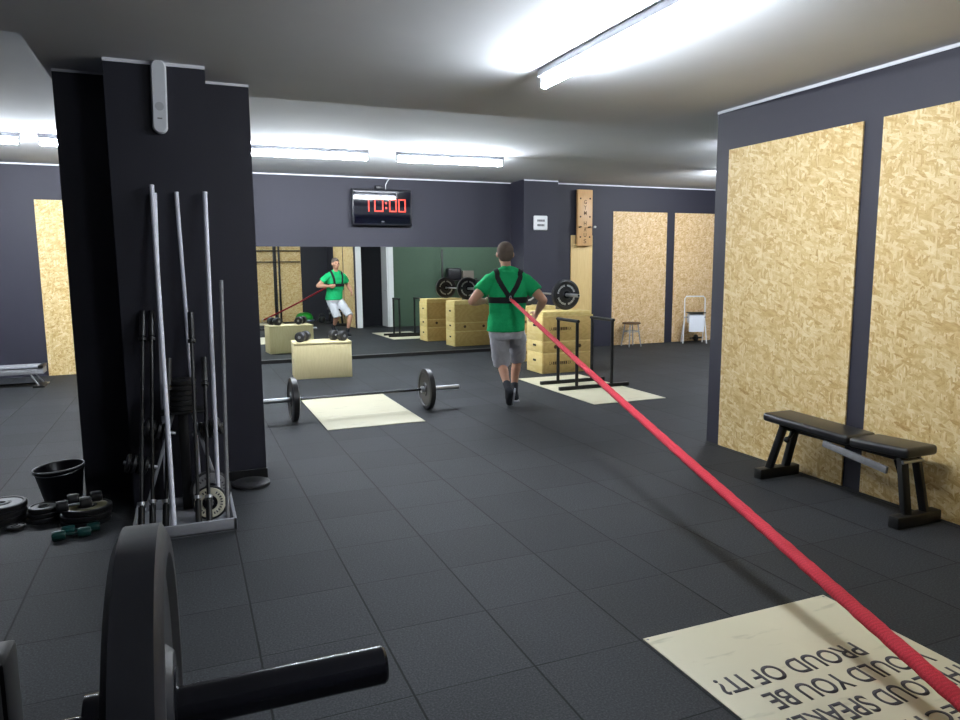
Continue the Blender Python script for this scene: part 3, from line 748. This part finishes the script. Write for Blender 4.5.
tb = empty('storage_rack', (6.45, -.10, 0), 'black storage rack before green wall, seen in mirror', 'rack')
for x in (-.50, .50): MB().mm(x-.025, x+.025, -.02, .03, 0, 2.1 if x < 0 else 1.3, .004).build('post', 'blackmetal', tb); 
MB().mm(-.53, .53, -.17, .17, 1.22, 1.25, .003).build('shelf', 'blackmetal', tb)
for x in (-.50, .50): MB().mm(x-.03, x+.03, -.19, .19, 0, .04, .004).build('foot', 'blackmetal', tb)
o = MB().box((0, 0, .17), (.40, .26, .34), bev=.05, seg=4).build('kit_bag', 'blackplastic'); o.location = (6.28, -.10, 1.2505); tag(o, 'black kit bag on rack by green wall, seen in mirror', 'bag')
cb = empty('cardboard_box', (6.68, -.10, 1.2505), 'brown-grey cardboard box on rack, seen in mirror', 'box'); 
MB().mm(-.16, .16, -.13, .13, 0, .26, .003).build('carton', 'card', cb); MB().mm(-.165, .165, -.02, .02, .2605, .262).build('tape', 'greyworn', cb)
kb = empty('kettlebell', (3.15, -.02+-3.2, 0), 'black kettlebell by right wall, seen in mirror', 'kettlebell')
MB().lathe([(0, 0), (.06, 0), (.10, .03), (.115, .09), (.10, .155), (.055, .19), (0, .20)], n=32).build('bell', 'iron', kb)
MB().tube([(-.055, 0, .16), (-.075, 0, .215), (-.05, 0, .265), (0, 0, .278), (.05, 0, .265), (.075, 0, .215), (.055, 0, .16)], .016, 12).build('handle', 'iron', kb)

# ---------------------------------------------------------------- the running man
O = Vector((2.60, 1.88, 0)); LEAN = Vector((-.067, -.15, 0))   # upper body over the rear foot
def turned(p):
    """upper body leans over the rear foot and turns to the right"""
    t = min(1, max(0, (p.z-.22)/.60)); t = t*t*(3-2*t)
    c = Vector((2.645, 1.965, 0)); q = Matrix.Rotation(-radians(18)*t, 3, 'Z') @ (Vector(p)-c)
    return q+c+LEAN*t
man = empty('person', O, 'man in green t-shirt and grey shorts running away in black harness', 'person')
def V(*a): return Vector(a)
Ls, Le, Lw = V(2.462, 2.0, 1.405), V(2.262, 1.90, 1.185), V(2.425, 2.125, 1.175)
Rs, Re, Rw = V(2.862, 2.0, 1.400), V(3.045, 1.90, 1.190), V(3.010, 2.12, 1.035)
Lh, Lk, La = V(2.555, 1.955, .83), V(2.610, 2.02, .455), V(2.545, 1.685, .205)
Rh, Rk, Ra = V(2.745, 1.985, .83), V(2.860, 2.215, .475), V(2.795, 2.065, .095)
def hand(mb, wrist, d, palm_n, thumb_side, curl):
    """palm and five curled fingers from the wrist along d"""
    d = d.normalized(); side = d.cross(palm_n).normalized(); n = side.cross(d).normalized()
    mb.limb([(wrist, .027), (wrist+d*.03, .028)])
    for k in range(4):
        mb.limb([(wrist+d*.02+side*(k-1.5)*.016, .017), (wrist+d*.085+side*(k-1.5)*.020, .0135)])
    for k, L in enumerate((.068, .078, .073, .058)):
        p = wrist+d*.088+side*(k-1.5)*.021; r = (.0095, .010, .0095, .0085)[k]
        a1 = (d*cos(curl*.5)+n*sin(curl*.5)); a2 = (d*cos(curl*1.3)+n*sin(curl*1.3)); a3 = (d*cos(curl*1.9)+n*sin(curl*1.9))
        q1 = p+a1*L*.45; q2 = q1+a2*L*.32; q3 = q2+a3*L*.23
        mb.limb([(p, r*1.1), (q1, r), (q2, r*.95), (q3, r*.85)])
    ts = side*thumb_side
    p = wrist+d*.03+ts*.026; q = p+(ts*.6+d*.7+n*.35).normalized()*.042; e = q+(d*.85+n*.45+ts*.1).normalized()*.034
    mb.limb([(p, .015), (q, .0115), (e, .010)])
b = MB()
b.loft([(V(2.64, 1.965, .78), .11, .09), (V(2.64, 1.96, .84), .160, .104), (V(2.64, 1.955, .91), .162, .106), (V(2.65, 1.965, 1.02), .152, .105), (V(2.66, 1.98, 1.14), .165, .115),
        (V(2.665, 1.995, 1.27), .185, .125), (V(2.668, 2.0, 1.36), .192, .118), (V(2.668, 2.005, 1.43), .165, .095), (V(2.665, 2.015, 1.475), .080, .055)])
b.limb([(V(2.665, 2.02, 1.44), .055), (V(2.652, 2.04, 1.54), .057), (V(2.645, 2.05, 1.62), .058)])
HC = V(2.643, 2.065, 1.70)
b.ball(HC+V(0, -.01, .018), .100, (.88, .98, 1.08)); b.ball(HC+V(0, .025, -.045), .077, (.90, .92, 1.15)); b.ball(HC+V(0, .055, -.095), .032, (1.15, .8, .8))
b.limb([(HC+V(0, .095, .012), .009), (HC+V(0, .113, -.022), .014)]); b.ball(HC+V(0, .085, .03), .03, (2.0, .5, .5))
for sg_ in (-1, 1):
    b.ball(HC+V(sg_*.090, -.005, -.012), .030, (.35, .7, 1.05), (0, 0, sg_*-.4)); b.ball(HC+V(sg_*.05, .07, -.03), .022)
b.ball(HC+V(0, .098, -.065), .016, (1.6, .6, .5))
for s_, e_, w_ in ((Ls, Le, Lw), (Rs, Re, Rw)):
    m = s_.lerp(e_, .45); b.limb([(s_, .066), (m, .060), (e_, .046), (e_.lerp(w_, .3), .050), (e_.lerp(w_, .7), .037), (w_, .028)])
b.limb([(Ls.lerp(V(2.665, 2.0, 1.42), .5), .075), (Ls, .064)]); b.limb([(Rs.lerp(V(2.665, 2.0, 1.42), .5), .075), (Rs, .064)])
for sg_ in (-1, 1): b.limb([(V(2.655+sg_*.03, 2.035, 1.48), .036), (V(2.665+sg_*.12, 2.0, 1.44), .05), ((Ls, Rs)[sg_ > 0], .058)])
hand(b, Lw, V(.85, .55, .05), V(.5, -.8, 0.1), 1, .75)
hand(b, Rw, V(-.25, .75, -.55), V(-.9, -.2, -.1), 1, .7)
for h_, k_, a_ in ((Lh, Lk, La), (Rh, Rk, Ra)):
    cv = k_.lerp(a_, .32)+((k_-a_).cross(V(1, 0, 0)).normalized()*-.018)
    b.limb([(h_, .084), (h_.lerp(k_, .5), .074), (k_, .055), (cv, .056), (k_.lerp(a_, .7), .040), (a_, .034)])
b.limb([(La, .033), (V(2.554, 1.66, .180), .022), (V(2.585, 1.745, .085), .022), (V(2.598, 1.79, .065), .018)])
b.limb([(Ra, .033), (V(2.794, 2.045, .06), .022), (V(2.81, 2.18, .055), .022), (V(2.815, 2.24, .05), .018)])
body = b.build('body', 'skin', man, shift=O)
evaluated(body, [('REMESH', dict(mode='VOXEL', voxel_size=.0065)), ('SMOOTH', dict(factor=.5, iterations=4))])
for sg_ in (-1, 1): MB().ball(turned(HC+V(sg_*.031, .088, .002))-O, .011, (1.2, .6, .7)).build('eye', 'eye', man)
MB().ball(turned(HC+V(0, .104, -.062))-O, .010, (2.0, .5, .5)).build('mouth', 'lip', man)
b = MB()
b.ball(HC+V(0, -.016, .034), .101, (.93, .98, 1.0)); b.ball(HC+V(0, -.045, -.008), .084, (1.05, .74, 1.05)); b.ball(HC+V(0, .03, .075), .062, (1.0, 1.05, .75))
hair = b.build('hair', 'hair', man, shift=O); evaluated(hair, [('REMESH', dict(mode='VOXEL', voxel_size=.008)), ('SMOOTH', dict(factor=.5, iterations=3))])

b = MB()
b.loft([(V(2.635, 1.955, .850), .210, .158), (V(2.64, 1.955, .95), .206, .152), (V(2.65, 1.965, 1.04), .198, .136), (V(2.66, 1.98, 1.14), .204, .139), (V(2.665, 1.995, 1.27), .212, .144),
        (V(2.668, 2.0, 1.37), .206, .132), (V(2.668, 2.005, 1.435), .178, .106), (V(2.665, 2.008, 1.478), .120, .094), (V(2.662, 2.010, 1.510), .086, .086)], n=40)
for s_, e_ in ((Ls, Le), (Rs, Re)):
    d = (e_-s_).normalized(); inn = s_.lerp(V(2.666, 2.0, 1.42), .55)
    b.limb([(inn, .086), (s_, .079)]); sx_ = 1 if s_.x > 2.66 else -1
    b.limb([(V(2.655+sx_*.028, 2.012, 1.515), .056), (V(2.665+sx_*.12, 2.0, 1.462), .064), (s_, .072)])
    b.cyl(s_-d*.01, s_+d*.175, .077, .087, n=24); b.ball(s_, .078)
shirt = b.build('t_shirt', 'shirt', man, shift=O); evaluated(shirt, [('REMESH', dict(mode='VOXEL', voxel_size=.008)), ('SMOOTH', dict(factor=.5, iterations=5))])
tx = bpy.data.textures.new('folds', 'CLOUDS'); tx.noise_scale = .09
evaluated(shirt, [('DISPLACE', dict(texture=tx, strength=.016, mid_level=.5, texture_coords='LOCAL'))])
b = MB()
b.loft([(V(2.645, 1.955, .765), .165, .128), (V(2.64, 1.955, .80), .180, .140), (V(2.64, 1.955, .86), .190, .142), (V(2.64, 1.955, .95), .184, .134)])
for h_, k_, t1, r1 in ((Lh, Lk, 1.02, .098), (Rh, Rk, .97, .092)):
    hh = h_+V(0, 0, 0)
    b.limb([(hh+V(0, 0, .0), .110), (hh.lerp(k_, .3), .108)])
    b.cyl(hh.lerp(k_, .2), hh.lerp(k_, t1), .110, r1, n=28)
shorts = b.build('shorts', 'short', man, shift=O); evaluated(shorts, [('REMESH', dict(mode='VOXEL', voxel_size=.008)), ('SMOOTH', dict(factor=.5, iterations=5))])
evaluated(shorts, [('DISPLACE', dict(texture=tx, strength=.022, mid_level=.5, texture_coords='LOCAL'))])
# socks and shoes
for a_, k_ in ((La, Lk), (Ra, Rk)):
    b = MB().limb([(a_.lerp(k_, .24), .046), (a_, .042)])
    s_ = b.build('sock', 'sock', man, shift=O); evaluated(s_, [('REMESH', dict(mode='VOXEL', voxel_size=.007)), ('SMOOTH', dict(factor=.5, iterations=2))])
def shoe(heel, ball_, toe, ank, up):
    b = MB().limb([(ank, .044), (heel, .040), (heel.lerp(ball_, .5)+up*.012, .042), (ball_, .044), (toe, .030)]).limb([(ank, .044), (heel.lerp(ball_, .6)+up*.02, .038)])
    s_ = b.build('shoe', 'shoe', man, shift=O); evaluated(s_, [('REMESH', dict(mode='VOXEL', voxel_size=.007)), ('SMOOTH', dict(factor=.5, iterations=3))])
    b = MB()
    d = (toe-heel).normalized(); side = d.cross(up).normalized(); mtx = Matrix((side, d, up)).transposed()
    rings = []
    for t, wd in ((-.28, .028), (-.10, .040), (.25, .036), (.6, .047), (.95, .043), (1.15, .022)):
        rings.append((t, wd))
    top, bot = [], []
    pts = [(wd, t) for t, wd in rings] + [(-wd, t) for t, wd in rings[::-1]]
    c0 = heel; L = (ball_-heel).length
    def sp(t): return heel.lerp(ball_, t) if t <= 1 else ball_+(toe-ball_)*((t-1)/.15)*.9
    for wd, t in pts:
        p = sp(t)+side*wd
        top.append(b.bm.verts.new(p-up*.030)); bot.append(b.bm.verts.new(p-up*.048))
    n = len(pts); b.bm.faces.new(top); b.bm.faces.new(bot)
    for i in range(n): b.bm.faces.new((top[i], top[(i+1) % n], bot[(i+1) % n], bot[i]))
    o_ = b.build('sole', 'sole' , s_, shift=O)
upL = V(.10, -.75, .62); upL = (upL - V(.03, .12, -.13).normalized()*upL.dot(V(.03, .12, -.13).normalized())).normalized()
shoe(V(2.552, 1.645, .190), V(2.588, 1.755, .062), V(2.603, 1.815, .050), La, -upL if upL.z < 0 else V(.0, .73, .68).normalized())
shoe(V(2.792, 2.03, .050), V(2.81, 2.19, .050), V(2.817, 2.27, .044), Ra, V(0, 0, 1))
# harness, laid onto the shirt surface
bvh = BVHTree.FromObject(shirt, bpy.context.evaluated_depsgraph_get())
def ribbon(mb, pts, wd, th=.007, n=40):
    pts = [turned(Vector(p))-O for p in pts]; seq = []
    segs = len(pts)-1
    for i in range(n+1):
        u = i/n*segs; k = min(int(u), segs-1); seq.append(pts[k].lerp(pts[k+1], u-k))
    on = []
    for p in seq:
        loc, nor, *_ = bvh.find_nearest(p); on.append((loc, nor))
    R = []
    for i, (p, nr) in enumerate(on):
        t = (on[min(i+1, n)][0]-on[max(i-1, 0)][0]).normalized(); sd = t.cross(nr).normalized()
        cr = []
        for a in (-.5, -.17, .17, .5):
            q = p+sd*wd*a; l2, n2, *_ = bvh.find_nearest(q); cr.append((l2+n2*.002, l2+n2*(.002+th)))
        R.append([mb.bm.verts.new(v) for v in [c[0] for c in cr]+[c[1] for c in cr[::-1]]])
    for A, B in zip(R, R[1:]):
        for k in range(8): mb.bm.faces.new((A[k], A[(k+1) % 8], B[(k+1) % 8], B[k]))
    mb.bm.faces.new(R[0]); mb.bm.faces.new(R[-1])
HX = V(2.668, 1.858, 1.225)
hn = MB()
ring_pts = [(2.665+.21*cos(a), 1.99+.15*sin(a), 1.195) for a in [-pi/2+2*pi*k/16 for k in range(17)]]
ribbon(hn, ring_pts, .066, n=80)
harness = hn.build('harness', 'webbing', man)
for sg_ in (-1, 1):
    s_ = MB(); ribbon(s_, [HX, (2.668+sg_*.075, 1.87, 1.34), (2.668+sg_*.125, 1.92, 1.44), (2.668+sg_*.125, 2.0, 1.49), (2.668+sg_*.125, 2.09, 1.43), (2.668+sg_*.11, 2.13, 1.33), (2.668+sg_*.10, 2.14, 1.20)], .052, n=60)
    s_.build('shoulder_strap', 'webbing', harness)
MB().box(turned(HX+V(0, -.004, -.012))-O, (.09, .012, .07), (0, 0, -radians(18)), .004).build('back_patch', 'webbing', harness)

# ---------------------------------------------------------------- red resistance band
A = turned(V(2.668, 1.828, 1.215)); B = V(1.56, -4.16, .10)
rb = empty('resistance_band', B, 'long red sleeved resistance band stretched from harness to bottom right', 'resistance band')
pts, rad = [], []
N = 220
bmx = bmesh.new(); uvl = bmx.loops.layers.uv.new('UVMap'); rings = []
for i in range(N+1):
    t = i/N; p = A.lerp(B, t); p.z -= .02*math.sin(pi*t)
    tt = (B-A).normalized(); sd = tt.cross(V(0, 0, 1)).normalized(); up = sd.cross(tt)
    wv = 1+.03*math.sin(i*2.1)+.03*math.sin(i*5.3)
    hw = (.022+.017*t)*wv; hh = (.015+.008*t)*wv
    if t < .02: hw *= .5+t*25; hh *= .5+t*25
    rings.append(([bmx.verts.new(p-B+sd*hw*cos(2*pi*k/14)+up*hh*sin(2*pi*k/14)) for k in range(14)], t))
for (Aq, ta), (Bq, tb_) in zip(rings, rings[1:]):
    for k in range(14):
        f = bmx.faces.new((Aq[k], Aq[(k+1) % 14], Bq[(k+1) % 14], Bq[k])); f.smooth = True
        for lp, uv in zip(f.loops, ((k/14, ta), ((k+1)/14, ta), ((k+1)/14, tb_), (k/14, tb_))): lp[uvl].uv = uv
bmx.faces.new(rings[0][0]); bmx.faces.new(rings[-1][0])
bmesh.ops.recalc_face_normals(bmx, faces=bmx.faces)
me = bpy.data.meshes.new('sleeve'); bmx.to_mesh(me); bmx.free(); me.materials.append(M['band'])
o = bpy.data.objects.new('sleeve', me); COL.objects.link(o); o.parent = rb
c = A-B
MB().tube([c+V(.012*cos(a)*1, -.012-.004, .028*sin(a)) for a in [2*pi*k/20 for k in range(20)]], .0045, 8, closed=True).build('carabiner', 'steel', rb)
an = empty('floor_anchor', (B.x-.02, B.y-.06, 0), 'steel ring anchor on floor under rig, holding red band', 'anchor')
MB().mm(-.09, .09, -.06, .06, 0, .012, .003).build('base_plate', 'blackmetal', an)
MB().tube([(.055*cos(2*pi*k/24), 0, .068+.055*sin(2*pi*k/24)) for k in range(24)], .008, 8, closed=True).build('ring', 'steel', an)
